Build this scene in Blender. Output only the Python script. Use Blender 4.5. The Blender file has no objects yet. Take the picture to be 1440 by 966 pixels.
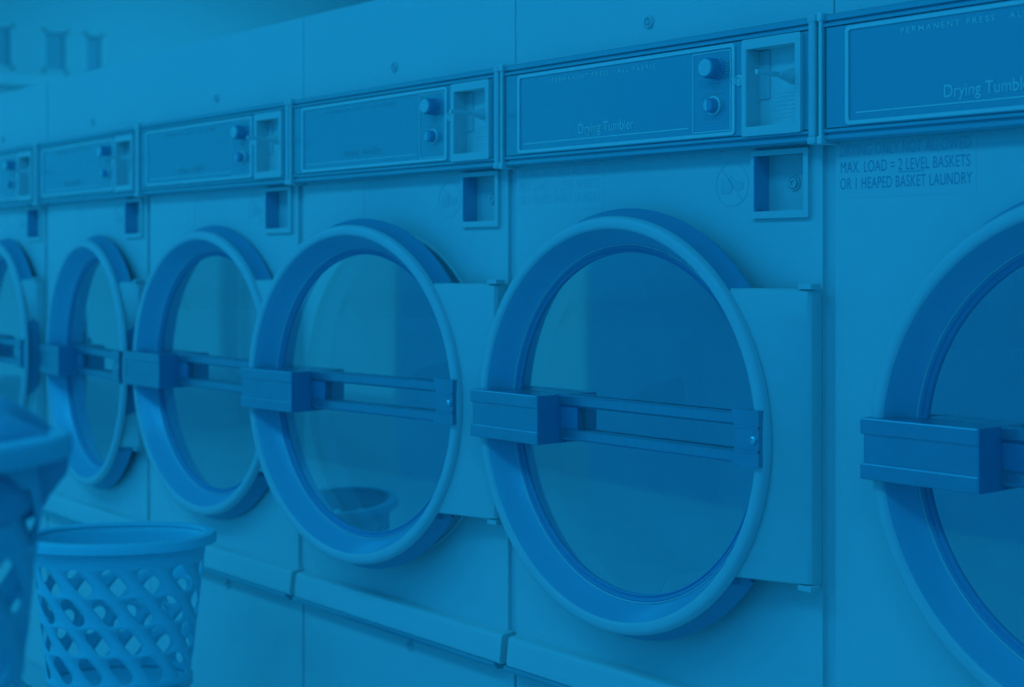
import bpy, bmesh, math, random
from mathutils import Vector, Matrix
random.seed(7)
PI = math.pi
S = bpy.context.scene
COL = S.collection

# ------------------------------------------------------------------ camera, world, light, exposure
EYE = 1.30                                   # height of the lens above the floor
TH = 0.689                                   # angle between the row of dryers and the view axis
FPX = 2110.0
cam = bpy.data.cameras.new('camera')
camo = bpy.data.objects.new('camera', cam)
COL.objects.link(camo)
camo.location = (1.349, -1.702, EYE)
camo.rotation_euler = (PI / 2, 0, math.atan2(math.cos(TH), math.sin(TH)))
cam.sensor_width = 36.0
cam.lens = 36.0 * FPX / 1440.0
cam.shift_y = -(483.0 - 370.0) / 1440.0
cam.clip_start = 0.05
cam.dof.use_dof = True
cam.dof.focus_distance = 2.25
cam.dof.aperture_fstop = 3.8
S.camera = camo

S.view_settings.view_transform = 'Standard'
S.view_settings.look = 'None'
S.view_settings.gamma = 1.0
S.view_settings.use_curve_mapping = False
S.view_settings.exposure = -0.62

BLUE = (0.014, 0.462, 0.825)                   # the whole place stands in one deep blue light
w = bpy.data.worlds.new('world')
S.world = w
w.use_nodes = True
bgn = w.node_tree.nodes['Background']
bgn.inputs[0].default_value = (*BLUE, 1)
bgn.inputs[1].default_value = 1.3

def area(name, loc, size, size_y, power, rot=(0, 0, 0)):
    l = bpy.data.lights.new(name, 'AREA')
    l.shape = 'RECTANGLE'; l.size = size; l.size_y = size_y
    l.energy = power; l.color = BLUE
    o = bpy.data.objects.new(name, l)
    o.location = loc; o.rotation_euler = rot
    COL.objects.link(o)
    return o

CEIL = 3.9
LAMPS = [(x, -2.9) for x in (-7.0, -4.6, -2.2, 0.2, 2.6)] + [(x, 3.4) for x in (-7.0, -4.0, -1.0)]  # second list: unseen lamps added behind the dryers to brighten the end wall
for lx, ly in LAMPS:
    area('ceiling_lamp_light', (lx, ly, CEIL - 0.08), 1.5, 0.9, 34 if ly < 0 else 42)

# ------------------------------------------------------------------ materials
MATS = {}
def mat(name, col, rough=0.45, metal=0.0, spec=0.5, noise=0.0, nscale=8.0, bump=0.0, bscale=60.0, coat=0.0):
    if name in MATS: return MATS[name]
    m = bpy.data.materials.new(name); m.use_nodes = True
    nt = m.node_tree; b = nt.nodes['Principled BSDF']
    b.inputs['Roughness'].default_value = rough
    b.inputs['Metallic'].default_value = metal
    b.inputs['Specular IOR Level'].default_value = spec
    b.inputs['Coat Weight'].default_value = coat
    b.inputs['Coat Roughness'].default_value = 0.08
    tc = nt.nodes.new('ShaderNodeTexCoord')
    if noise > 0:
        n = nt.nodes.new('ShaderNodeTexNoise'); n.inputs['Scale'].default_value = nscale
        n.inputs['Detail'].default_value = 4
        nt.links.new(tc.outputs['Object'], n.inputs['Vector'])
        r = nt.nodes.new('ShaderNodeValToRGB')
        r.color_ramp.elements[0].position = 0.3; r.color_ramp.elements[1].position = 0.7
        r.color_ramp.elements[0].color = (*[c * (1 - noise) for c in col], 1)
        r.color_ramp.elements[1].color = (*[min(1, c * (1 + noise * 0.5)) for c in col], 1)
        nt.links.new(n.outputs['Fac'], r.inputs['Fac'])
        nt.links.new(r.outputs['Color'], b.inputs['Base Color'])
    else:
        b.inputs['Base Color'].default_value = (*col, 1)
    if bump > 0:
        n2 = nt.nodes.new('ShaderNodeTexNoise'); n2.inputs['Scale'].default_value = bscale
        nt.links.new(tc.outputs['Object'], n2.inputs['Vector'])
        bp = nt.nodes.new('ShaderNodeBump'); bp.inputs['Strength'].default_value = bump
        bp.inputs['Distance'].default_value = 0.001
        nt.links.new(n2.outputs['Fac'], bp.inputs['Height'])
        nt.links.new(bp.outputs['Normal'], b.inputs['Normal'])
    MATS[name] = m
    return m

M_PAINT = mat('enamel_panel', (0.78, 0.8, 0.83), 0.42, noise=0.03, nscale=3, bump=0.05)
M_PLATE = mat('enamel_plate', (0.76, 0.78, 0.81), 0.38, noise=0.02, nscale=5)
M_FLANGE = mat('enamel_stile', (0.7, 0.74, 0.79), 0.45)
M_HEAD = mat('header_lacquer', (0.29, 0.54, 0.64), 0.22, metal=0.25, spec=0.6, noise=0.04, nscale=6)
M_FASCIA = mat('fascia_film', (0.25, 0.52, 0.62), 0.20, metal=0.25, spec=0.6)
M_TRIM = mat('light_trim', (0.84, 0.86, 0.88), 0.35, metal=0.1)
M_LIP = mat('door_lip_enamel', (0.7, 0.72, 0.78), 0.36, noise=0.02)
M_INNER = mat('door_inner_wall', (0.34, 0.64, 0.83), 0.34, metal=0.2)
M_OUTER = mat('door_outer_wall_shaded', (0.15, 0.4, 0.58), 0.40, metal=0.0)  # shade on the ring's outer side put into a darker colour
M_GASKET = mat('gasket_rubber', (0.18, 0.42, 0.64), 0.6)
M_STRAP = mat('strap_steel', (0.26, 0.46, 0.58), 0.34, metal=0.7, noise=0.05, nscale=30)
M_STRAPD = mat('strap_dark', (0.12, 0.32, 0.52), 0.4)
M_SCREW = mat('screw_steel', (0.6, 0.74, 0.82), 0.3, metal=0.6)
M_KNOB = mat('knob_face', (0.66, 0.77, 0.83), 0.35)
M_KNOBD = mat('knob_body', (0.2, 0.44, 0.66), 0.35)
M_STEEL = mat('drum_steel', (0.8, 0.92, 1.0), 0.35, metal=0.35, noise=0.05, nscale=10)
M_DRUMB = mat('drum_back', (0.72, 0.9, 1.0), 0.5, noise=0.06, nscale=12)
M_SHADE = mat('shaded_box_side', (0.26, 0.5, 0.74), 0.5)  # left wall of the lock box, recess shade put into its colour
M_INK = mat('ink', (0.26, 0.42, 0.56), 0.6)
M_INKF = mat('ink_faded', (0.64, 0.72, 0.78), 0.6)
M_PRINT = mat('light_print', (0.92, 0.92, 0.93), 0.5)
M_PRINTF = mat('light_print_worn', (0.55, 0.66, 0.72), 0.5)
M_INKM = mat('ink_half_faded', (.50, .62, .73), 0.6)
M_STICK = mat('sticker_film', (0.77, 0.79, 0.82), 0.3)
M_BASKET = mat('basket_plastic', (0.36, 0.8, 0.95), 0.42, spec=0.4, noise=0.03)
M_BASKET2 = mat('basket_plastic_near', (0.34, 0.7, 0.86), 0.42, spec=0.4, noise=0.03)
M_TOWEL = mat('towel_cloth', (0.3, 0.5, 0.68), 0.9, noise=0.2, nscale=14, bump=0.6, bscale=200)
M_WALL = mat('wall_paint', (0.74, 0.80, 0.84), 0.7, noise=0.03, nscale=1.5)
M_DARKW = mat('dark_wall_paint', (0.42, 0.74, 0.95), 0.6, noise=0.05, nscale=2)
M_FLOOR = mat('floor_vinyl', (0.74, 0.78, 0.82), 0.35, noise=0.06, nscale=5)
M_CEIL = mat('ceiling_paint', (0.80, 0.85, 0.88), 0.8)
M_FRAME = mat('window_frame_paint', (0.80, 0.86, 0.90), 0.4)
M_BENCH = mat('bench_laminate', (0.60, 0.68, 0.76), 0.4)

def glass(name, tint, rough=0.0, f0=0.05):
    m = bpy.data.materials.new(name); m.use_nodes = True
    nt = m.node_tree
    for n in list(nt.nodes): nt.nodes.remove(n)
    out = nt.nodes.new('ShaderNodeOutputMaterial')
    mx = nt.nodes.new('ShaderNodeMixShader'); lw = nt.nodes.new('ShaderNodeLayerWeight')
    lw.inputs['Blend'].default_value = 0.5
    pw = nt.nodes.new('ShaderNodeMath'); pw.operation = 'POWER'; pw.inputs[1].default_value = 5.0
    nt.links.new(lw.outputs['Facing'], pw.inputs[0])
    fr = nt.nodes.new('ShaderNodeMath'); fr.operation = 'MULTIPLY_ADD'
    fr.inputs[1].default_value = 1 - f0; fr.inputs[2].default_value = f0
    nt.links.new(pw.outputs[0], fr.inputs[0])
    tr = nt.nodes.new('ShaderNodeBsdfTransparent'); tr.inputs['Color'].default_value = (*tint, 1)
    gl = nt.nodes.new('ShaderNodeBsdfGlossy'); gl.inputs['Roughness'].default_value = rough
    gl.inputs['Color'].default_value = (0.84, 0.94, 1, 1)
    nt.links.new(fr.outputs[0], mx.inputs[0]); nt.links.new(tr.outputs[0], mx.inputs[1])
    nt.links.new(gl.outputs[0], mx.inputs[2]); nt.links.new(mx.outputs[0], out.inputs['Surface'])
    return m
M_GLASS = glass('door_glass', (0.97, 0.99, 1.0), 0.04, 0.40)
M_PANE = glass('window_pane', (0.93, 0.96, 0.98), 0.0, 0.04)

mlamp = bpy.data.materials.new('lamp_diffuser'); mlamp.use_nodes = True
_b = mlamp.node_tree.nodes['Principled BSDF']
_b.inputs['Emission Color'].default_value = (*BLUE, 1); _b.inputs['Emission Strength'].default_value = 0.7
_b.inputs['Base Color'].default_value = (0.7, 0.8, 0.9, 1)

# ------------------------------------------------------------------ mesh helpers
def new_mesh(name, bm, m, smooth=None):
    me = bpy.data.meshes.new(name)
    bmesh.ops.recalc_face_normals(bm, faces=bm.faces)
    if smooth is not None:
        for f in bm.faces: f.smooth = True
        for e in bm.edges:
            if len(e.link_faces) == 2 and e.calc_face_angle(0) > smooth: e.smooth = False
    bm.to_mesh(me); bm.free()
    me.materials.append(m)
    return me

def link(name, me, parent=None, loc=(0, 0, 0), rot=(0, 0, 0), scale=(1, 1, 1)):
    o = bpy.data.objects.new(name, me)
    COL.objects.link(o)
    o.location = loc; o.rotation_euler = rot; o.scale = scale
    if parent: o.parent = parent
    return o

def box(bm, x0, x1, y0, y1, z0, z1, bev=0.0):
    vs = [bm.verts.new((x, y, z)) for x in (x0, x1) for y in (y0, y1) for z in (z0, z1)]
    fs = [bm.faces.new([vs[i] for i in q]) for q in
          ((0, 1, 3, 2), (4, 6, 7, 5), (0, 4, 5, 1), (2, 3, 7, 6), (0, 2, 6, 4), (1, 5, 7, 3))]
    if bev > 0:
        es = list({e for f in fs for e in f.edges})
        bmesh.ops.bevel(bm, geom=es, offset=bev, segments=2, affect='EDGES', profile=0.5)

def lathe(bm, prof, seg=96, cx=0, cy=0, cz=0, closed=False):
    """profile of (radius, y) turned about the local y axis"""
    rings = []
    for r, y in prof:
        if r < 1e-6:
            rings.append([bm.verts.new((cx, cy + y, cz))])
        else:
            rings.append([bm.verts.new((cx + r * math.cos(2 * PI * i / seg), cy + y, cz + r * math.sin(2 * PI * i / seg))) for i in range(seg)])
    pairs = list(zip(rings[:-1], rings[1:]))
    if closed: pairs.append((rings[-1], rings[0]))
    for a, b in pairs:
        for i in range(seg):
            j = (i + 1) % seg
            if len(a) == 1 and len(b) == 1: continue
            if len(a) == 1: bm.faces.new((a[0], b[i], b[j]))
            elif len(b) == 1: bm.faces.new((a[i], a[j], b[0]))
            else: bm.faces.new((a[i], a[j], b[j], b[i]))

def extrude_x(bm, prof, x0, x1):
    """closed (y, z) profile extruded along x"""
    a = [bm.verts.new((x0, y, z)) for y, z in prof]
    b = [bm.verts.new((x1, y, z)) for y, z in prof]
    n = len(prof)
    for i in range(n):
        j = (i + 1) % n
        bm.faces.new((a[i], a[j], b[j], b[i]))
    bm.faces.new(a); bm.faces.new(list(reversed(b)))

def holed_plate(bm, rect, holes, y0, y1):
    """flat plate in the xz plane with holes (lists of (x, z)), from y0 (front) to y1"""
    x0, x1, z0, z1 = rect
    loops = [[(x0, z0), (x1, z0), (x1, z1), (x0, z1)]] + holes
    front = []; back = []
    for L in loops:
        front.append([bm.verts.new((x, y0, z)) for x, z in L])
        back.append([bm.verts.new((x, y1, z)) for x, z in L])
    for layer in (front, back):
        es = []
        for L in layer:
            for i in range(len(L)): es.append(bm.edges.new((L[i], L[(i + 1) % len(L)])))
        bmesh.ops.triangle_fill(bm, use_beauty=True, use_dissolve=False, edges=es)
    for f, b in zip(front, back):
        n = len(f)
        for i in range(n):
            j = (i + 1) % n
            bm.faces.new((f[i], f[j], b[j], b[i]))

def circ(cx, cz, r, n=72):
    return [(cx + r * math.cos(2 * PI * i / n), cz + r * math.sin(2 * PI * i / n)) for i in range(n)]

def rrect(x0, x1, z0, z1, r, n=5):
    out = []
    for cx, cz, a0 in ((x1 - r, z0 + r, -PI / 2), (x1 - r, z1 - r, 0), (x0 + r, z1 - r, PI / 2), (x0 + r, z0 + r, PI)):
        for i in range(n + 1):
            a = a0 + PI / 2 * i / n
            out.append((cx + r * math.cos(a), cz + r * math.sin(a)))
    return out

def loop_frame(bm, outer, inner, y0, y1):
    """frame between two equal-length loops, y0 front, y1 back"""
    n = len(outer)
    A = [bm.verts.new((x, y0, z)) for x, z in outer]; B = [bm.verts.new((x, y0, z)) for x, z in inner]
    C_ = [bm.verts.new((x, y1, z)) for x, z in outer]; D = [bm.verts.new((x, y1, z)) for x, z in inner]
    for i in range(n):
        j = (i + 1) % n
        bm.faces.new((A[i], A[j], B[j], B[i])); bm.faces.new((C_[i], D[i], D[j], C_[j]))
        bm.faces.new((A[i], C_[i], C_[j], A[j])); bm.faces.new((B[i], B[j], D[j], D[i]))

def text_mesh(s, x0, x1, zbase, cap, y, m, spacing=1.0, bold=0.0):
    cu = bpy.data.curves.new('lettering', 'FONT')
    cu.body = s; cu.size = 1.0; cu.extrude = 0.0; cu.space_character = spacing; cu.offset = bold
    o = bpy.data.objects.new('tmp', cu); COL.objects.link(o)
    bpy.context.view_layer.update()
    dg = bpy.context.evaluated_depsgraph_get()
    me = bpy.data.meshes.new_from_object(o.evaluated_get(dg))
    COL.objects.unlink(o); bpy.data.objects.remove(o)
    xs = [v.co.x for v in me.vertices]
    mn, mx = min(xs), max(xs)
    k = (x1 - x0) / (mx - mn); kz = cap / 0.70
    for v in me.vertices:
        v.co = Vector((x0 + (v.co.x - mn) * k, y, zbase + v.co.y * kz))
    me.materials.clear(); me.materials.append(m)
    return me

CACHE = {}
def cached(key, fn):
    if key not in CACHE: CACHE[key] = fn()
    return CACHE[key]

def tag(o, label=None, cat=None, group=None, kind=None):
    if label: o['label'] = label
    if cat: o['category'] = cat
    if group: o['group'] = group
    if kind: o['kind'] = kind
    return o

def empty(name, loc, rz=0):
    o = bpy.data.objects.new(name, None); COL.objects.link(o)
    o.location = loc; o.rotation_euler = (0, 0, rz)
    o.empty_display_size = 0.1
    return o

# ------------------------------------------------------------------ the room
def struct(name, x0, x1, y0, y1, z0, z1, m, label=None):
    bm = bmesh.new(); box(bm, x0, x1, y0, y1, z0, z1)
    o = link(name, new_mesh(name, bm, m)); tag(o, label, None, None, 'structure')
    return o
XL, XR, YF, YB = -9.0, 4.0, -4.2, 5.6
XW = -5.1                                    # the glazed shopfront begins here
struct('floor', XL, XR, YF, YB, -0.1, 0, M_FLOOR)
struct('ceiling', XL, XR, YF, YB, CEIL, CEIL + 0.1, M_CEIL)
struct('wall_right', XR, XR + 0.15, YF, YB, 0, CEIL, M_DARKW)
struct('wall_back', XL, XR, YB, YB + 0.15, 0, CEIL, M_WALL)
# side opposite the dryers: dark wall, then a glazed shopfront
struct('wall_front', XW, XR, YF - 0.15, YF, 0, CEIL, M_DARKW)
struct('wall_front_sill', XL, XW, YF - 0.15, YF, 0, 0.45, M_WALL)
struct('wall_front_head', XL, XW, YF - 0.15, YF, 3.0, CEIL, M_WALL)
nwin = 1
for k in range(3):
    a = XW - k * 1.3; b = a - 1.3
    e = empty('window_%d' % nwin, ((a + b) / 2, YF - 0.075, 0.45)); tag(e, kind='structure'); nwin += 1
    bm = bmesh.new()
    loop_frame(bm, [(b, 0.45), (a, 0.45), (a, 3.0), (b, 3.0)], [(b + 0.06, 0.51), (a - 0.06, 0.51), (a - 0.06, 2.94), (b + 0.06, 2.94)], -0.05, 0.05)
    me = new_mesh('frame', bm, M_FRAME)
    o = link('frame', me, e, (-(a + b) / 2, 0, -0.45))
    bm = bmesh.new(); box(bm, b + 0.06, a - 0.06, -0.004, 0.004, 0.51, 2.94)
    link('pane', new_mesh('pane', bm, M_PANE), e, (-(a + b) / 2, 0, -0.45))
# far end wall beyond the row, with high windows
WZ0, WZ1 = 2.66, 2.94
spans = []
def endwall_Y(px):                       # where the ray through a photo column meets the end wall plane
    u = (px - 720) / FPX
    dx = -math.cos(TH) + u * math.sin(TH); dy = math.sin(TH) + u * math.cos(TH)
    return -1.702 + (XL - 1.349) / dx * dy
cuts = [(-70, -22), (-12, 19), (60, 96), (118, 146)]
hol = []
for a, b in cuts:
    ya, yb = endwall_Y(a), endwall_Y(b)
    spans.append((ya, yb)); hol.append((ya, yb))
bm = bmesh.new()
Z0, Z1 = 2.66, 2.97
hol_big = [(YF + 0.15, 0.45), (-0.9, 0.45), (-0.9, 3.0), (YF + 0.15, 3.0)]  # opening for the added window, out of view
loops = [hol_big] + [[(y0, Z0), (y1, Z0), (y1, Z1), (y0, Z1)] for y0, y1 in hol]
holed_plate(bm, (YF, YB, 0, CEIL), loops, 0, 0.15)
me = new_mesh('wall_left', bm, M_WALL)
# plate was made in xz: turn x->y and y->-x
for v in me.vertices:
    x, y, z = v.co; v.co = (XL - y, x, z)
tag(link('wall_left', me), kind='structure')
for (y0, y1) in hol:
    e = empty('window_%d' % nwin, (XL - 0.021, (y0 + y1) / 2, Z0)); tag(e, kind='structure'); nwin += 1
    bm = bmesh.new()
    box(bm, -0.01, 0.02, y0 - (y0 + y1) / 2, y1 - (y0 + y1) / 2, 0, 0.02)
    box(bm, -0.01, 0.02, y0 - (y0 + y1) / 2, y1 - (y0 + y1) / 2, Z1 - Z0 - 0.02, Z1 - Z0)
    box(bm, -0.01, 0.02, y0 - (y0 + y1) / 2, y0 - (y0 + y1) / 2 + 0.02, 0, Z1 - Z0)
    box(bm, -0.01, 0.02, y1 - (y0 + y1) / 2 - 0.02, y1 - (y0 + y1) / 2, 0, Z1 - Z0)
    link('frame', new_mesh('frame', bm, M_FRAME), e)
    bm = bmesh.new(); box(bm, 0.0, 0.006, y0 - (y0 + y1) / 2, y1 - (y0 + y1) / 2, 0, Z1 - Z0)
    link('pane', new_mesh('pane', bm, M_PANE), e)
    bm = bmesh.new(); box(bm, -0.012, -0.008, y0 - (y0 + y1) / 2, y1 - (y0 + y1) / 2, 0, Z1 - Z0)  # added behind the pane to block the bright outside
    link('added_blind', new_mesh('added_blind', bm, M_WALL), e)
e = empty('window_%d' % nwin, (XL - 0.07, (YF - 0.75) / 2, 0.45)); tag(e, kind='structure'); nwin += 1  # unseen window, added to brighten the reflections in the far door glass
hw = (-0.9 - (YF + 0.15)) / 2
bm = bmesh.new()
for yy in (-hw, -0.03, hw - 0.06): box(bm, -0.04, 0.04, yy, yy + 0.06, 0.06, 2.49)
box(bm, -0.04, 0.04, -hw, hw, 0, 0.06); box(bm, -0.04, 0.04, -hw, hw, 2.49, 2.55)
link('frame', new_mesh('frame', bm, M_FRAME), e)
for yy in (-hw + 0.06, 0.03):
    bm = bmesh.new(); box(bm, -0.004, 0.004, yy, yy + hw - 0.09, 0.06, 2.49)
    link('pane', new_mesh('pane', bm, M_PANE), e)
bm = bmesh.new(); box(bm, XL, XL + 0.05, 1.0, 5.0, 2.54, 2.63, 0.008)
tag(link('trim_1', new_mesh('trim_1', bm, M_FRAME)), kind='structure')
struct('baseboard_left', XL, XL + 0.015, YF, YB, 0, 0.1, M_FRAME)

for lx, ly in LAMPS:
    e = empty('ceiling_light', (lx, ly, CEIL))
    tag(e, 'rectangular ceiling lamp over the aisle before the dryers, %s' % {-7.0: 'nearest the far end wall', -4.6: 'second from the far end wall', -2.2: 'third from the far end', 0.2: 'above the nearest dryers', 2.6: 'farthest from the far end wall'}[lx] if ly < 0 else 'unseen lamp added behind the dryers to brighten the end wall, %s' % {-7.0: 'nearest the far end wall', -4.0: 'middle of the three there', -1.0: 'farthest from the far end wall'}[lx], 'ceiling light', 'ceiling lamps above the aisle' if ly < 0 else 'unseen lamps added behind the dryers')
    bm = bmesh.new()
    loop_frame(bm, [(-0.82, -0.52), (0.82, -0.52), (0.82, 0.52), (-0.82, 0.52)], [(-0.76, -0.46), (0.76, -0.46), (0.76, 0.46), (-0.76, 0.46)], 0, 0.05)
    me = new_mesh('frame', bm, M_FRAME)
    for v in me.vertices:
        x, y, z = v.co; v.co = (x, z, -y)
    link('frame', me, e)
    bm = bmesh.new(); box(bm, -0.76, 0.76, -0.46, 0.46, -0.03, -0.01)
    link('diffuser', new_mesh('diffuser', bm, mlamp), e)

# ------------------------------------------------------------------ tumble dryers
W = 0.711
HC = (0.327, 1.045)                          # drum opening centre
RH = 0.312

def recess(x0, x1, z0, z1, yf, yb):
    """open-fronted tray: side walls + back"""
    bm = bmesh.new()
    A = [(x0, z0), (x1, z0), (x1, z1), (x0, z1)]
    f = [bm.verts.new((x, yf, z)) for x, z in A]; b = [bm.verts.new((x, yb, z)) for x, z in A]
    for i in (0, 1, 2): bm.faces.new((f[i], f[(i + 1) % 4], b[(i + 1) % 4], b[i]))
    bm.faces.new(b)
    return bm

def m_cabinet():
    bm = bmesh.new()
    holed_plate(bm, (0.0, W, 0.03, 1.83), [circ(*HC, RH), [(0.560, 1.372), (0.666, 1.372), (0.666, 1.462), (0.560, 1.462)]], 0.007, 0.013)
    box(bm, 0.0, 0.004, 0.014, 0.9, 0.0, 1.83); box(bm, W - 0.004, W, 0.014, 0.9, 0.0, 1.83)
    box(bm, 0.0, W, 0.896, 0.9, 0.0, 1.83); box(bm, 0.0, W, 0.014, 0.9, 1.826, 1.83)
    return new_mesh('cabinet', bm, M_FLANGE)
def m_front():
    bm = bmesh.new()
    holed_plate(bm, (0.002, 0.690, 0.640, 1.475), [circ(*HC, RH), [(0.5655, 1.376), (0.6605, 1.376), (0.6605, 1.459), (0.5655, 1.459)]], 0.0, 0.012)
    return new_mesh('front_panel', bm, M_PAINT)
def m_upper():
    bm = bmesh.new(); box(bm, 0.0004, 0.7096, 0.0, 0.012, 1.640, 1.828, 0.0015)
    return new_mesh('upper_panel', bm, M_PAINT)
def m_lock(r=0.0095):
    bm = bmesh.new()
    lathe(bm, [(r * 1.15, 0.0), (r * 1.15, -0.002), (r * 0.9, -0.004), (r * 0.72, -0.004), (r * 0.66, -0.0015), (r * 0.45, -0.0015), (r * 0.42, -0.004), (0.0, -0.0045)], 32)
    box(bm, -r * 0.12, r * 0.12, -0.0052, -0.004, -r * 0.38, r * 0.38)
    return new_mesh('lock', bm, M_FLANGE, 0.5)
def m_header():
    bm = bmesh.new()
    p = [(0.0, 1.470), (-0.026, 1.470), (-0.030, 1.473), (-0.030, 1.4785), (-0.0265, 1.4797), (-0.0265, 1.4812), (-0.0315, 1.4825), (-0.0315, 1.487),
         (-0.024, 1.488), (-0.024, 1.489), (-0.002, 1.489), (-0.002, 1.628), (-0.024, 1.628), (-0.024, 1.629), (-0.0315, 1.630), (-0.0315, 1.6345), (-0.0265, 1.6357), (-0.0265, 1.637),
         (-0.0315, 1.6385), (-0.0315, 1.6445), (-0.028, 1.648), (0.0, 1.648)]
    extrude_x(bm, p, 0.006, 0.698)
    return new_mesh('header_housing', bm, M_HEAD)
def m_capL():
    bm = bmesh.new(); box(bm, 0.000, 0.0060, -0.036, 0.0, 1.476, 1.642, 0.002)
    box(bm, -0.0015, 0.0075, -0.038, 0.0, 1.466, 1.478, 0.002); box(bm, -0.0015, 0.0075, -0.038, 0.0, 1.638, 1.651, 0.002)
    return new_mesh('end_cap', bm, M_TRIM)
def m_capR():
    bm = bmesh.new(); box(bm, 0.691, 0.704, -0.035, 0.0, 1.476, 1.642, 0.004)
    box(bm, 0.690, 0.706, -0.036, 0.0, 1.467, 1.478, 0.003); box(bm, 0.690, 0.706, -0.036, 0.0, 1.638, 1.650, 0.003)
    return new_mesh('end_cap', bm, M_FLANGE)
def m_fascia():
    bm = bmesh.new()
    holed_plate(bm, (0.010, 0.690, 1.4885, 1.6285), [[(0.574, 1.497), (0.673, 1.497), (0.673, 1.616), (0.574, 1.616)]], -0.030, -0.025)
    return new_mesh('fascia', bm, M_FASCIA)
def m_frame():
    bm = bmesh.new()
    loop_frame(bm, rrect(0.044, 0.551, 1.4905, 1.6265, 0.006), rrect(0.0495, 0.5455, 1.4958, 1.6212, 0.004), -0.0325, -0.030)
    return new_mesh('fascia_border', bm, M_TRIM)
def m_ctrl():
    bm = bmesh.new()
    loop_frame(bm, rrect(0.464, 0.5425, 1.4975, 1.6185, 0.003), rrect(0.4655, 0.541, 1.499, 1.617, 0.002), -0.0312, -0.0300)
    return new_mesh('control_border', bm, M_PRINT)
def m_rule():
    bm = bmesh.new(); box(bm, 0.061, 0.455, -0.0308, -0.030, 1.5055, 1.5072)
    return new_mesh('rule_line', bm, M_PRINT)
def m_marks():
    bm = bmesh.new()
    for z, a, b in ((1.5695, 0.496, 0.520), (1.5655, 0.500, 0.516), (1.5615, 0.502, 0.514), (1.5565, 0.488, 0.528), (1.5535, 0.488, 0.528), (1.5115, 0.486, 0.526)):
        x = a
        while x < b:
            box(bm, x, x + 0.0022, -0.0308, -0.030, z, z + 0.0018); x += 0.0031
    for s in (-1, 1):
        for k in range(5): box(bm, 0.511 + s * 0.0235 - 0.003, 0.511 + s * 0.0235 + 0.003, -0.0308, -0.030, 1.584 + k * 0.004, 1.5852 + k * 0.004)
    return new_mesh('dial_marks', bm, M_PRINTF)
def m_knob():
    bm = bmesh.new()
    prof = [(0.0165, 0.0), (0.0165, -0.003), (0.0145, -0.004), (0.0142, -0.022), (0.013, -0.024)]
    lathe(bm, prof, 40)
    for k in range(20):
        a = 2 * PI * k / 20
        r = 0.0143
        c, s = math.cos(a), math.sin(a)
        vs = [bm.verts.new((c * rr - s * t, y, s * rr + c * t)) for rr in (r - 0.001, r + 0.0009) for t in (-0.0008, 0.0008) for y in (-0.004, -0.021)]
        for q in ((0, 1, 3, 2), (4, 6, 7, 5), (0, 4, 5, 1), (2, 3, 7, 6), (1, 5, 7, 3)): bm.faces.new([vs[i] for i in q])
    return new_mesh('knob', bm, M_KNOBD, 0.6)
def m_knobface():
    bm = bmesh.new(); lathe(bm, [(0.0132, -0.0235), (0.0128, -0.0255), (0.012, -0.0262), (0.0, -0.0262)], 40)
    return new_mesh('knob_cap', bm, M_KNOB, 0.6)
def m_knob2():
    bm = bmesh.new(); lathe(bm, [(0.0105, 0.0), (0.0105, -0.014), (0.0095, -0.0155), (0.0, -0.0155)], 36)
    return new_mesh('push_button', bm, M_KNOBD, 0.6)
def m_knob2cap():
    bm = bmesh.new()
    n = 14
    a = [bm.verts.new((-0.0085 * math.cos(-PI / 2 + PI * i / n) * 0.9, -0.0162, 0.0085 * math.sin(-PI / 2 + PI * i / n))) for i in range(n + 1)]
    b = [bm.verts.new((v.co.x, -0.0150, v.co.z)) for v in a]
    bm.faces.new(a); bm.faces.new(list(reversed(b)))
    for i in range(n + 1):
        j = (i + 1) % (n + 1); bm.faces.new((a[i], b[i], b[j], a[j]))
    return new_mesh('button_face', bm, M_KNOB)
def m_knob2ring():
    bm = bmesh.new(); lathe(bm, [(0.0106, 0.0), (0.0106, -0.003), (0.0125, -0.004), (0.0145, -0.003), (0.0145, 0.0)], 36)
    return new_mesh('button_ring', bm, M_TRIM, 0.6)
def m_indicator():
    bm = bmesh.new(); lathe(bm, [(0.0085, 0.0), (0.008, -0.003), (0.006, -0.0035), (0.0055, -0.001), (0.003, -0.001), (0.0028, -0.003), (0.0, -0.0035)], 28)
    return new_mesh('indicator', bm, M_TRIM, 0.5)
def m_coinframe():
    bm = bmesh.new()
    loop_frame(bm, rrect(0.569, 0.680, 1.486, 1.628, 0.003, 2), rrect(0.577, 0.670, 1.4995, 1.6135, 0.0015, 2), -0.037, -0.026)
    return new_mesh('coin_slide_frame', bm, M_PAINT)
def m_cointray():
    return new_mesh('coin_slide_tray', recess(0.5765, 0.6705, 1.499, 1.614, -0.036, -0.006), M_TRIM)
def m_coinside():
    bm = bmesh.new(); box(bm, 0.5768, 0.5785, -0.036, -0.006, 1.4995, 1.6135)
    box(bm, 0.5768, 0.598, -0.0085, -0.0062, 1.542, 1.6125)  # darker patch on the tray back, standing in for a shadow
    return new_mesh('coin_slide_side_shade', bm, M_FLANGE)
def m_coinhandle():
    bm = bmesh.new()
    lathe(bm, [(0.0, 0.003), (0.011, 0.002), (0.0125, -0.006), (0.0122, -0.018), (0.0085, -0.034), (0.0044, -0.050), (0.0, -0.052)], 28)
    box(bm, -0.0028, 0.0028, -0.098, -0.036, -0.0036, 0.0036, 0.001)
    return new_mesh('coin_handle', bm, M_TRIM, 0.6)
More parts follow.
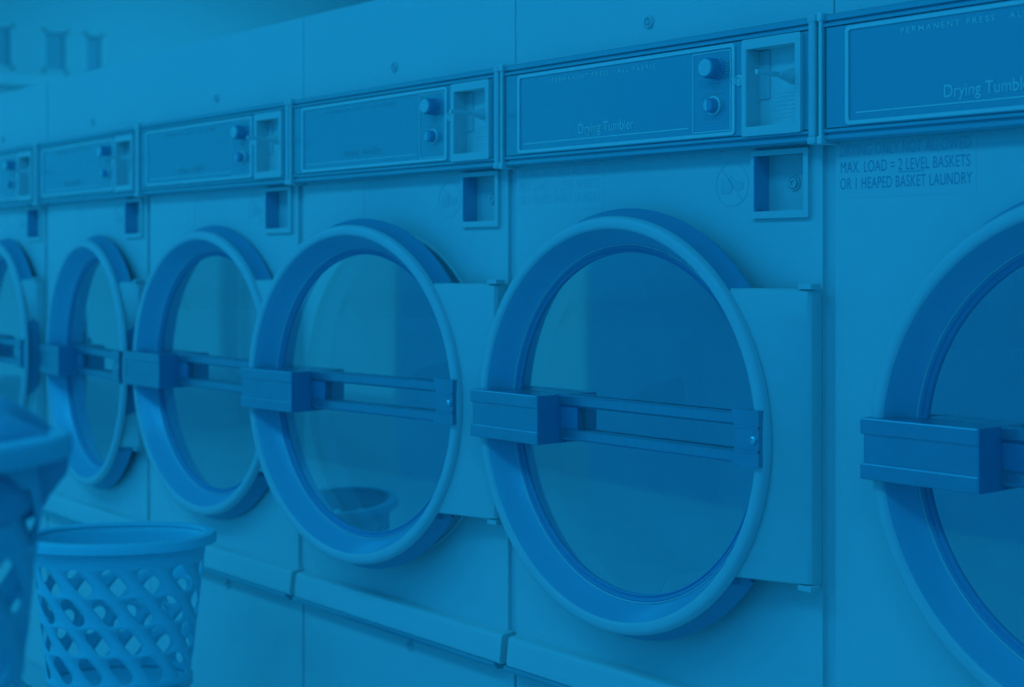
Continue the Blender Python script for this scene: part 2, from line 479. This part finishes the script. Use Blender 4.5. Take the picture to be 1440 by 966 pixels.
def m_coinslit():
    bm = bmesh.new()
    box(bm, 0.6555, 0.6568, -0.0072, -0.006, 1.505, 1.547)
    vs = [bm.verts.new(c) for c in ((0.653, -0.0068, 1.556), (0.6543, -0.0068, 1.556), (0.6635, -0.0068, 1.537), (0.6622, -0.0068, 1.537))]
    bm.faces.new(vs)
    for k in range(7):
        z = 1.512 + k * 0.006
        x = 0.604
        while x < 0.648:
            box(bm, x, x + 0.0030, -0.0068, -0.006, z, z + 0.0018); x += 0.0046
    return new_mesh('coin_plate_marks', bm, M_PRINT)
def m_lowframe():
    bm = bmesh.new()
    loop_frame(bm, rrect(0.560, 0.669, 1.366, 1.4665, 0.002, 2), rrect(0.566, 0.660, 1.3765, 1.4585, 0.001, 2), -0.007, 0.002)
    return new_mesh('lock_box_frame', bm, M_PLATE)
def m_lowtray():
    return new_mesh('lock_box', recess(0.5656, 0.6605, 1.376, 1.459, -0.006, 0.026), M_PLATE)
def m_lowside():
    bm = bmesh.new(); box(bm, 0.5656, 0.5672, -0.006, 0.0255, 1.3762, 1.4588)
    return new_mesh('lock_box_side_shaded', bm, M_SHADE)
def m_lowlock():
    bm = bmesh.new()
    lathe(bm, [(0.0115, 0.0), (0.0112, -0.003), (0.0098, -0.003), (0.0095, -0.001), (0.0078, -0.001), (0.0072, -0.005), (0.0045, -0.005), (0.004, -0.002), (0.0, -0.002)], 32)
    return new_mesh('lock', bm, M_FLANGE, 0.4)
def m_picto():
    bm = bmesh.new()
    cx, cz, y0, y1 = 0.517, 1.419, -0.0005, 0.0
    loop_frame(bm, circ(cx, cz, 0.0335, 40), circ(cx, cz, 0.0318, 40), y0, y1)
    a = math.radians(-50); c, s = math.cos(a), math.sin(a)
    q = [(-0.032, -0.0009), (0.032, -0.0009), (0.032, 0.0009), (-0.032, 0.0009)]
    bm.faces.new([bm.verts.new((cx + x * c - z * s, y0, cz + x * s + z * c)) for x, z in q])
    # a shod foot, heel right
    shape = [(-0.022, -0.014), (-0.004, -0.014), (0.003, -0.004), (0.012, -0.010), (0.022, -0.006), (0.024, 0.002), (0.014, 0.004), (0.006, 0.006), (-0.002, 0.014), (-0.006, 0.010), (-0.012, 0.005), (-0.020, 0.008), (-0.023, -0.002)]
    bm.faces.new([bm.verts.new((cx + x, y0, cz + z)) for x, z in shape])
    return new_mesh('no_shoes_pictogram', bm, M_INKF)
def m_sticker():
    bm = bmesh.new(); box(bm, 0.005, 0.230, -0.0004, 0.0, 1.391, 1.466)
    return new_mesh('notice_sticker', bm, M_STICK)
def m_ledge():
    bm = bmesh.new()
    p = [(0.006, 0.643), (-0.019, 0.641), (-0.023, 0.639), (-0.025, 0.634), (-0.029, 0.600), (-0.029, 0.592), (-0.026, 0.589), (0.006, 0.589)]
    extrude_x(bm, p, 0.010, 0.702)
    return new_mesh('lint_drawer_lip', bm, M_PAINT)
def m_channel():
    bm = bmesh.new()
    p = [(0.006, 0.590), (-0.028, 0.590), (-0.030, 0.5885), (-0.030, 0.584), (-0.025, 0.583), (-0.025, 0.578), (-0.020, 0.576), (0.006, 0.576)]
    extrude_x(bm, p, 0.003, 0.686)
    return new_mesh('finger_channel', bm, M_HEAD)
def m_lower():
    bm = bmesh.new(); box(bm, 0.002, 0.706, 0.0, 0.012, 0.11, 0.580, 0.002)
    return new_mesh('lint_drawer', bm, M_PAINT)
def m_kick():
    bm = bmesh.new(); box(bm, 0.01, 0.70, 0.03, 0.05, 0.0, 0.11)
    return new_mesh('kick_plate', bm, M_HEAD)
def m_drum():
    bm = bmesh.new()
    cx, cz = HC
    lathe(bm, [(RH + 0.004, 0.014), (RH - 0.006, 0.05), (0.320, 0.055), (0.325, 0.42), (0.315, 0.45)], 96, cx, 0, cz)
    for k in range(3):
        a = 2 * PI * k / 3 + 0.5
        r = 0.29; c, s = math.cos(a), math.sin(a)
        vs = [bm.verts.new((cx + c * rr - s * t, y, cz + s * rr + c * t)) for rr, t in ((0.325, -0.03), (0.26, 0), (0.325, 0.03)) for y in (0.06, 0.44)]
        for q in ((0, 1, 3, 2), (2, 3, 5, 4), (0, 2, 4), (1, 5, 3)): bm.faces.new([vs[i] for i in q])
    return new_mesh('drum', bm, M_STEEL, 0.6)
def m_drumback():
    bm = bmesh.new(); cx, cz = HC
    lathe(bm, [(0.325, 0.445), (0.30, 0.452), (0.12, 0.452), (0.11, 0.44), (0.0, 0.44)], 72, cx, 0, cz)
    return new_mesh('drum_back', bm, M_DRUMB, 0.5)
def m_hub():
    bm = bmesh.new(); cx, cz = HC
    lathe(bm, [(RH + 0.006, 0.001), (RH + 0.004, -0.002), (RH, -0.002), (RH - 0.002, 0.001), (RH - 0.002, 0.016)], 96, cx, 0, cz)
    return new_mesh('opening_collar', bm, M_PAINT, 0.5)

# door pieces, origin in the lip plane at the ring centre; +y goes back to the machine
def m_door():
    bm = bmesh.new()
    lathe(bm, [(0.3300, 0.013), (0.3297, 0.009), (0.3280, 0.004), (0.325, 0.0012), (0.321, 0.0), (0.3145, 0.0), (0.3110, 0.0012), (0.3090, 0.0035)], 128)
    return new_mesh('door', bm, M_LIP, 0.9)
def m_doorout():
    bm = bmesh.new()
    lathe(bm, [(0.3300, 0.0125), (0.3305, 0.020), (0.334, 0.032), (0.340, 0.040), (0.3425, 0.043), (0.3425, 0.047), (0.333, 0.050), (0.300, 0.052), (0.296, 0.050)], 160)
    # the flange is cut back where the hinge plate joins the ring
    for v in bm.verts:
        if v.co.x > 0 and abs(v.co.z) < 0.209:
            r = math.hypot(v.co.x, v.co.z)
            if r > 0.318:
                v.co.x *= 0.318 / r; v.co.z *= 0.318 / r
    return new_mesh('door_shell', bm, M_OUTER, 0.6)
def m_doorin():
    bm = bmesh.new()
    lathe(bm, [(0.3091, 0.0034), (0.3075, 0.006), (0.299, 0.024), (0.287, 0.044), (0.2855, 0.046)], 128)
    return new_mesh('door_inner_wall', bm, M_INNER, 0.9)
def m_doortrim():
    bm = bmesh.new()
    lathe(bm, [(0.2862, 0.0445), (0.285, 0.0432), (0.2838, 0.0445), (0.2838, 0.048)], 128)
    return new_mesh('glass_trim', bm, M_TRIM, 0.9)
def m_gasket():
    bm = bmesh.new()
    lathe(bm, [(0.284, 0.046), (0.2815, 0.0445), (0.2795, 0.0455), (0.2785, 0.049), (0.2765, 0.0495), (0.2745, 0.0475), (0.2725, 0.049), (0.272, 0.055), (0.296, 0.056)], 128)
    return new_mesh('gasket', bm, M_GASKET, 0.9)
def m_glass():
    bm = bmesh.new()
    prof = [(0.0, 0.050)] + [(0.2735 * t / 8, 0.050 + 0.0022 * (t / 8) ** 2) for t in range(1, 9)]
    lathe(bm, prof, 96)
    return new_mesh('door_glass', bm, M_GLASS, 0.9)
def m_block():
    """clamp block wrapping over the left of the lip: two ribs with a flat waist"""
    bm = bmesh.new()
    box(bm, -0.330, -0.150, -0.016, 0.008, 0.014, 0.036, 0.002)
    box(bm, -0.326, -0.150, -0.013, 0.008, -0.026, 0.016, 0.001)
    box(bm, -0.330, -0.150, -0.016, 0.008, -0.046, -0.024, 0.002)
    box(bm, -0.282, -0.152, 0.006, 0.049, -0.045, 0.035, 0.001)
    return new_mesh('handle_block', bm, M_STRAP)
def m_blockside():
    bm = bmesh.new()
    box(bm, -0.1505, -0.1485, -0.0155, 0.049, -0.0455, 0.0355)
    box(bm, -0.170, -0.108, 0.036, 0.0465, -0.022, 0.018, 0.001)
    return new_mesh('handle_block_end', bm, M_STRAPD)
def m_rail():
    bm = bmesh.new()
    p = [(0.046, -0.0095), (0.034, -0.0095), (0.031, -0.006), (0.031, 0.007), (0.0335, 0.0095), (0.046, 0.0095)]
    extrude_x(bm, p, 0, 1)
    return new_mesh('handle_rail', bm, M_STRAP)
def m_bracket():
    bm = bmesh.new()
    # notched plate over the right of the lip
    L = [(0.272, 0.046), (0.324, 0.046), (0.324, -0.034), (0.272, -0.034), (0.280, -0.012), (0.280, 0.022)]
    f = [bm.verts.new((x, -0.008, z)) for x, z in L]; b = [bm.verts.new((x, 0.004, z)) for x, z in L]
    bm.faces.new(f); bm.faces.new(list(reversed(b)))
    for i in range(6): bm.faces.new((f[i], b[i], b[(i + 1) % 6], f[(i + 1) % 6]))
    box(bm, 0.268, 0.303, 0.002, 0.040, -0.036, 0.043, 0.001)
    box(bm, 0.280, 0.324, -0.010, -0.006, -0.014, -0.011); box(bm, 0.280, 0.324, -0.010, -0.006, 0.020, 0.023)
    return new_mesh('rail_bracket', bm, M_STRAP)
def m_screw():
    bm = bmesh.new(); lathe(bm, [(0.006, 0.0), (0.0055, -0.003), (0.003, -0.0045), (0.0026, -0.003), (0.0, -0.003)], 20)
    return new_mesh('screw', bm, M_SCREW, 0.6)

CONFIG = [
  # x0, y0, rz, door lx, door ly, door phi, dz, label
  (0.0, 0.0, 0.0, 0.430, -0.057, 0.0, 0.009, 'nearest tumble dryer cut off by the right picture edge, legible notice under its header'),
  (-0.7074, 0.0, 0.0, 0.321, -0.079, 0.003, 0.0, 'tumble dryer with dark drum glass and no-shoes pictogram, centre right, its whole door in view'),
  (-1.4207, 0.0, 0.0, 0.306, -0.098, 0.085, 0.0, 'tumble dryer in the centre whose round door stands ajar, showing the dark collar behind'),
  (-2.154, 0.0, 0.0, 0.333, -0.053, 0.0, 0.0, 'tumble dryer left of centre, behind the perforated laundry basket, with bright handle block'),
  (None,), (None,),
]
# the two farthest machines stand a little back and turned
r5 = (-2.175, 0.012); a5 = 0.03
x5 = (r5[0] - W * math.cos(a5), r5[1] + W * math.sin(a5))
CONFIG[4] = (x5[0], x5[1], -a5, 0.385, -0.053, -0.07, -0.008, 'narrow-looking tumble dryer between the far left edge one and the one behind the basket')
x6 = (x5[0] - 0.715 * math.cos(a5), x5[1] + 0.715 * math.sin(a5))
CONFIG[5] = (x6[0], x6[1], -a5, 0.385, -0.053, -0.05, -0.008, 'farthest tumble dryer, cut by the left picture edge')

def put(key, fn, parent, name, loc=(0, 0, 0), rot=(0, 0, 0), scale=(1, 1, 1)):
    return link(name, cached(key, fn), parent, loc, rot, scale)

for idx, (x0, y0, rz, dlx, dly, dphi, dz, label) in enumerate(CONFIG):
    k = idx + 1
    R = empty('tumble_dryer', (x0, y0, 0), rz)
    HC = (0.327, 1.045) if k > 1 else (0.392, 1.045)
    hk = 'a' if k > 1 else 'b'
    tag(R, label, 'tumble dryer', 'row of tumble dryers')
    R.scale.x = {2: 0.995, 3: 1.0032, 4: 1.0313}.get(k, 1.0)     # the cabinets stand side to side
    put('cab' + hk, m_cabinet, R, 'cabinet'); put('front' + hk, m_front, R, 'front_panel')
    up = put('upper', m_upper, R, 'upper_panel')
    put('ulock', m_lock, up, 'lock', (0.338, 0.0, 1.687))
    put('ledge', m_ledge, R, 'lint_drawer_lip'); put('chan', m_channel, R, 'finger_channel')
    lo = put('lower', m_lower, R, 'lint_drawer'); put('ulock', m_lock, lo, 'lock', (0.390, 0.0, 0.556))
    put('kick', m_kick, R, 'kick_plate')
    hd = put('header', m_header, R, 'header_housing')
    put('capL', m_capL, hd, 'end_cap'); put('capR', m_capR, hd, 'end_cap')
    fa = put('fascia', m_fascia, R, 'fascia')
    put('frame', m_frame, fa, 'fascia_border'); put('ctrl', m_ctrl, fa, 'control_border')
    put('rule', m_rule, fa, 'rule_line'); tag(put('marks', m_marks, fa, 'dial_marks'), kind='stuff')
    worn = k >= 3
    put('dt%d' % worn, lambda: text_mesh('Drying Tumbler', 0.202, 0.334, 1.515, 0.0165, -0.0306, M_PRINTF if worn else M_PRINT), fa, 'lettering')
    put('pp%d' % worn, lambda: text_mesh('PERMANENT PRESS · ALL FABRIC', 0.135, 0.385, 1.606, 0.0075, -0.0306, M_PRINTF if worn else M_PRINT, 1.45, 0.006), fa, 'lettering')
    kn = put('knob', m_knob, R, 'knob', (0.512, -0.030, 1.592)); put('knobface', m_knobface, kn, 'knob_cap')
    kb = put('knob2', m_knob2, R, 'push_button', (0.508, -0.030, 1.537))
    put('knob2ring', m_knob2ring, kb, 'button_ring'); put('knob2cap', m_knob2cap, kb, 'button_face')
    put('ind', m_indicator, R, 'indicator', (0.5595, -0.030, 1.570))
    cf = put('coinframe', m_coinframe, R, 'coin_slide_frame')
    put('cointray', m_cointray, cf, 'coin_slide_tray'); put('coinside', m_coinside, cf, 'coin_slide_side_shade')
    tag(put('coinslit', m_coinslit, cf, 'coin_plate_marks'), kind='stuff')
    put('coinh', m_coinhandle, R, 'coin_handle', (0.6605, -0.010, 1.567))
    lf = put('lowframe', m_lowframe, R, 'lock_box_frame')
    put('lowtray', m_lowtray, lf, 'lock_box'); put('lowside', m_lowside, lf, 'lock_box_side_shaded')
    put('lowlock', m_lowlock, lf, 'lock', (0.617, 0.026, 1.418))
    put('picto', m_picto, R, 'no_shoes_pictogram')
    st = put('sticker', m_sticker, R, 'notice_sticker')
    if k <= 2:
        ink1 = M_INKM if k == 1 else M_INKF
        ink2 = M_INK if k == 1 else M_INKF
        put('n1_%d' % k, lambda: text_mesh('DRYING ONLY NOT ALLOWED', 0.011, 0.222, 1.4495, 0.0165, -0.0006, ink1, 1.05), st, 'lettering')
        put('n2_%d' % k, lambda: text_mesh('MAX. LOAD = 2 LEVEL BASKETS', 0.012, 0.221, 1.4265, 0.0160, -0.0006, ink2, 1.05), st, 'lettering')
        put('n3_%d' % k, lambda: text_mesh('OR 1 HEAPED BASKET LAUNDRY', 0.011, 0.224, 1.4035, 0.0160, -0.0006, ink2, 1.05), st, 'lettering')
        def m_under(ink=ink2):
            bm = bmesh.new(); box(bm, 0.108, 0.1505, -0.0007, -0.0004, 1.4235, 1.4245)
            return new_mesh('underline', bm, ink)
        put('und_%d' % k, m_under, st, 'underline')
    put('hub' + hk, m_hub, R, 'opening_collar')
    dr = put('drum' + hk, m_drum, R, 'drum'); put('drumback' + hk, m_drumback, dr, 'drum_back')
    # ---- door
    D = put('door', m_door, R, 'door', (dlx, dly, 1.045 + dz * 1.5), (0, 0, dphi))
    put('doorout', m_doorout, D, 'door_shell'); put('doorin', m_doorin, D, 'door_inner_wall')
    put('doortrim', m_doortrim, D, 'glass_trim'); put('gasket', m_gasket, D, 'gasket'); put('glass', m_glass, D, 'door_glass')
    put('block', m_block, D, 'handle_block'); put('blockside', m_blockside, D, 'handle_block_end')
    put('rail', m_rail, D, 'handle_rail', (-0.152, 0, 0.0265), (0, 0, 0), (0.43, 1, 1))
    put('rail', m_rail, D, 'handle_rail', (-0.152, 0, -0.0290), (0, 0, 0), (0.43, 1, 1))
    put('bracket', m_bracket, D, 'rail_bracket'); put('screw', m_screw, D, 'screw', (0.315, -0.008, 0.004))
    # ---- hinge plate from the cabinet edge to the ring, built in door space so that it swings with it
    cph, sph = math.cos(dphi), math.sin(dphi)
    def todoor(x, y):
        ax, ay = x - dlx, y - dly
        return (ax * cph + ay * sph, -ax * sph + ay * cph)
    ax_, ay_ = todoor(0.690, -0.027)
    bx_, by_ = 0.235, 0.009
    bm = bmesh.new()
    zt, zb = 1.2635 - 1.045, 0.842 - 1.045
    # bevelled slab: front face with a shallow fold near top and bottom
    nr = 14
    rows = [(zb, 0.006), (zb + 0.003, 0.0)] + [(zb + 0.022 + (zt - zb - 0.044) * q / nr, -0.001) for q in range(nr + 1)] + [(zt - 0.003, 0.0), (zt, 0.006)]
    G = []
    for z, ro in rows:
        xl_ = math.sqrt(0.3185 ** 2 - z * z)
        cs = [(xl_, by_), (ax_ - 0.004, ay_ - 0.001), (ax_, ay_ + 0.004), (ax_, ay_ + 0.026)]
        G.append([bm.verts.new((cx_, cy_ + (ro if q < 3 else 0), z)) for q, (cx_, cy_) in enumerate(cs)])
    for i in range(len(rows) - 1):
        for j in range(3): bm.faces.new((G[i][j], G[i][j + 1], G[i + 1][j + 1], G[i + 1][j]))
    for g in (G[0], G[-1]):                 # returned edge at top and bottom
        q0 = bm.verts.new(g[0].co + Vector((0, 0.012, 0))); q1 = bm.verts.new(g[1].co + Vector((0, 0.026, 0)))
        bm.faces.new((g[0], g[1], q1, q0))
    link('hinge_plate', new_mesh('hinge_plate', bm, M_PLATE, 0.5), D)
    for zz in (zt + 0.003, zb - 0.003):
        def m_pin():
            bm = bmesh.new(); box(bm, -0.014, 0.010, -0.006, 0.016, -0.004, 0.004, 0.001)
            return new_mesh('hinge_pin', bm, M_FLANGE)
        put('pin', m_pin, D, 'hinge_pin', (ax_ - 0.004, ay_, zz))

# ------------------------------------------------------------------ laundry baskets
def sup(a, b, n, t):
    c, s = math.cos(t), math.sin(t)
    return (a * math.copysign(abs(c) ** (2 / n), c), b * math.copysign(abs(s) ** (2 / n), s))

def basket(name, a, b, h, n, ncol, m, rowh, first, taper=0.80, rows=4, slot=0.36):
    """rounded laundry basket: slots slant along a sheared lattice moulded through the wall"""
    # arc-length table of the rim outline
    N = 720
    pts = [sup(a, b, n, 2 * PI * i / N) for i in range(N + 1)]
    cum = [0]
    for i in range(N): cum.append(cum[-1] + math.dist(pts[i], pts[i + 1]))
    Lt = cum[-1]
    def at(u):
        u = (u % 1.0) * Lt
        lo_, hi = 0, N
        while hi - lo_ > 1:
            mid = (lo_ + hi) // 2
            if cum[mid] <= u: lo_ = mid
            else: hi = mid
        f = (u - cum[lo_]) / max(1e-9, cum[hi] - cum[lo_])
        return (pts[lo_][0] * (1 - f) + pts[hi][0] * f, pts[lo_][1] * (1 - f) + pts[hi][1] * f)
    def P(u, v):                               # v = height
        x, y = at(u); k = taper + (1 - taper) * v / h
        return (x * k, y * k, v)
    bm = bmesh.new()
    du = 1.0 / ncol
    su = du * 0.73                             # sideways run of a slot line over one row
    E = 6
    per = Lt * du
    ux, uz = su / du * per, -rowh
    for r in range(rows):
        vtop = h - first - r * rowh
        for c in range(ncol):
            u0 = c * du + r * su
            def Q(s, t):                        # s across (column), t down the slanted direction
                return P(u0 + s * du + t * su, vtop - t * rowh)
            outer = [(i / E, 0) for i in range(E)] + [(1, i / E) for i in range(E)] + [(1 - i / E, 1) for i in range(E)] + [(0, 1 - i / E) for i in range(E)]
            ln = math.hypot(ux, uz)
            # slot in metric space
            dxn, dzn = ux / ln, uz / ln
            half = ln / 2 - 0.007; rad = slot * per * abs(dzn)
            inner = []
            for (s, t) in outer:
                px = (s - 0.5) * per + (t - 0.5) * ux; pz = (t - 0.5) * uz
                al = px * dxn + pz * dzn; ac = -px * dzn + pz * dxn
                ca = max(-(half - rad), min(half - rad, al * 0.93))
                vx, vz = al - ca, ac
                d = math.hypot(vx, vz) or 1e-6
                if abs(al * 0.93) < (half - rad): vx = 0; d = abs(vz) or 1e-6
                qa = ca + vx / d * rad; qc = vz / d * rad
                mx = qa * dxn - qc * dzn; mz = qa * dzn + qc * dxn
                t2 = mz / uz + 0.5; s2 = (mx - (t2 - 0.5) * ux) / per + 0.5
                inner.append((s2, t2))
            ov = [bm.verts.new(Q(*o_)) for o_ in outer]; iv = [bm.verts.new(Q(*i_)) for i_ in inner]
            for i in range(len(ov)):
                j = (i + 1) % len(ov); bm.faces.new((ov[i], ov[j], iv[j], iv[i]))
    M = ncol * E
    def band(z0, z1, off, nst=3):
        R_ = []
        for q in range(nst + 1):
            z = z0 + (z1 - z0) * q / nst
            R_.append([bm.verts.new(P(off + i / M, z)) for i in range(M)])
        for A, B_ in zip(R_[:-1], R_[1:]):
            for i in range(M):
                j = (i + 1) % M; bm.faces.new((A[i], A[j], B_[j], B_[i]))
        return R_
    band(h, h - first, 0)
    low = band(h - first - rows * rowh, 0.004, (rows * su), 2)
    bmesh.ops.remove_doubles(bm, verts=bm.verts, dist=0.0004)
    # floor
    me_f = bmesh.new()
    ring = [me_f.verts.new((P(i / 96, 0)[0], P(i / 96, 0)[1], 0.004)) for i in range(96)]
    me_f.faces.new(ring)
    me = new_mesh('wall', bm, m, 0.8)
    floor = new_mesh('base', me_f, m)
    # rolled rim
    bm = bmesh.new()
    prof = [(-0.002, 0.0), (0.0, 0.005), (0.006, 0.007), (0.018, 0.005), (0.022, 0.0), (0.022, -0.014), (0.019, -0.015), (0.018, -0.003), (0.004, -0.001)]
    RR = []
    for i in range(144):
        x, y = at(i / 144); x2, y2 = at(i / 144 + 0.002)
        tx, ty = x2 - x, y2 - y; l_ = math.hypot(tx, ty); nx, ny = ty / l_, -tx / l_
        RR.append([bm.verts.new((x + nx * o_, y + ny * o_, h + z)) for o_, z in prof])
    for i in range(144):
        A, B_ = RR[i], RR[(i + 1) % 144]
        for j in range(len(prof)):
            j2 = (j + 1) % len(prof); bm.faces.new((A[j], B_[j], B_[j2], A[j2]))
    rim = new_mesh('rim', bm, m, 0.7)
    return me, floor, rim

def ray(px, py, t):
    """point at depth t along the view axis for a photo pixel - used once, to place things on their stands"""
    u = (px - 720) / FPX
    return Vector((1.349 + t * (-math.cos(TH) + u * math.sin(TH)), -1.702 + t * (math.sin(TH) + u * math.cos(TH)), EYE - (py - 370) / FPX * t))

def make_basket(name, label, loc, rz, tilt, args, m):
    me, fl, rim = basket(name, *args, m=m) if False else basket(name, *args[:5], m, *args[5:])
    e = empty('laundry_basket', loc, rz)
    e.rotation_euler = (tilt[0], tilt[1], rz)
    tag(e, label, 'laundry basket')
    o = link('wall', me, e); md = o.modifiers.new('thickness', 'SOLIDIFY'); md.thickness = 0.0028; md.offset = 1
    o2 = link('base', fl, e); md = o2.modifiers.new('thickness', 'SOLIDIFY'); md.thickness = 0.004
    link('rim', rim, e)
    return e

CAMROT = math.atan2(math.cos(TH), math.sin(TH))
# middle basket
H1 = 0.30
c1 = ray(168, 753, 3.08)
b1 = make_basket('laundry_basket', 'perforated plastic laundry basket with wide rolled rim, in sharp focus below the far dryers',
    (c1.x, c1.y, c1.z - H1), CAMROT + 0.1, (0, 0, 0), (0.174, 0.118, H1, 2.2, 13, 0.0595, 0.045, 0.80, 4, 0.275), M_BASKET)
# near basket
H2 = 0.28
c2 = ray(-296, 620, 1.3)
b2 = make_basket('laundry_basket', 'blurred near laundry basket cut by the left picture edge, heaped with cloth',
    (c2.x, c2.y, c2.z - H2), CAMROT - 0.35, (0, 0, 0), (0.215, 0.150, H2, 3.0, 18, 0.056, 0.035, 0.86, 4, 0.24), M_BASKET2)

def mound(a, b, h, seed, nu=64, nv=28):
    rnd = random.Random(seed)
    waves = [(rnd.uniform(2, 9), rnd.uniform(0, 6), rnd.uniform(2, 8), rnd.uniform(0, 6), rnd.uniform(0.02, 0.10)) for _ in range(10)]
    bm = bmesh.new(); R_ = []
    for j in range(nv + 1):
        ph = PI * j / nv
        row = []
        for i in range(nu):
            th = 2 * PI * i / nu
            d = 1 + sum(am * math.sin(f1 * math.cos(th) * math.sin(ph) + p1) * math.cos(f2 * math.sin(th) * math.sin(ph) + f1 * math.cos(ph) + p2) for f1, p1, f2, p2, am in waves)
            x, y = sup(a, b, 2.6, th)
            row.append(bm.verts.new((x * math.sin(ph) * d, y * math.sin(ph) * d, h * math.cos(ph) * d)))
        R_.append(row)
    for A, B_ in zip(R_[:-1], R_[1:]):
        for i in range(nu):
            k2 = (i + 1) % nu; bm.faces.new((A[i], A[k2], B_[k2], B_[i]))
    bmesh.ops.remove_doubles(bm, verts=bm.verts, dist=0.0005)
    return new_mesh('laundry', bm, M_TOWEL, 3.0)
ct = ray(-70, 632, 1.3)
o = link('towel', mound(0.088, 0.075, 0.060, 11), None, (ct.x, ct.y, c2.z - 0.024), (0, 0, CAMROT - 0.35))
tag(o, 'dark crumpled towel heaped above the rim of the blurred basket', 'towel')

# stands the baskets rest on (their tops lie just under the picture)
def bench(name, label, cx, cy, top, sx, sy, rz):
    e = empty(name, (cx, cy, 0), rz); tag(e, label, 'bench')
    bm = bmesh.new(); box(bm, -sx, sx, -sy, sy, top - 0.03, top, 0.004); link('top', new_mesh('top', bm, M_BENCH), e)
    for a_ in (-1, 1):
        for b_ in (-1, 1):
            bm = bmesh.new(); box(bm, -0.015, 0.015, -0.015, 0.015, 0, top - 0.03)
            link('leg', new_mesh('leg', bm, M_HEAD), e, (a_ * (sx - 0.03), b_ * (sy - 0.03), 0))
bench('bench', 'low bench under the middle laundry basket', c1.x, c1.y, c1.z - H1 - 0.001, 0.13, 0.10, CAMROT)
bench('bench', 'tall stand under the blurred basket', c2.x, c2.y, c2.z - H2 - 0.001, 0.17, 0.11, CAMROT - 0.35)
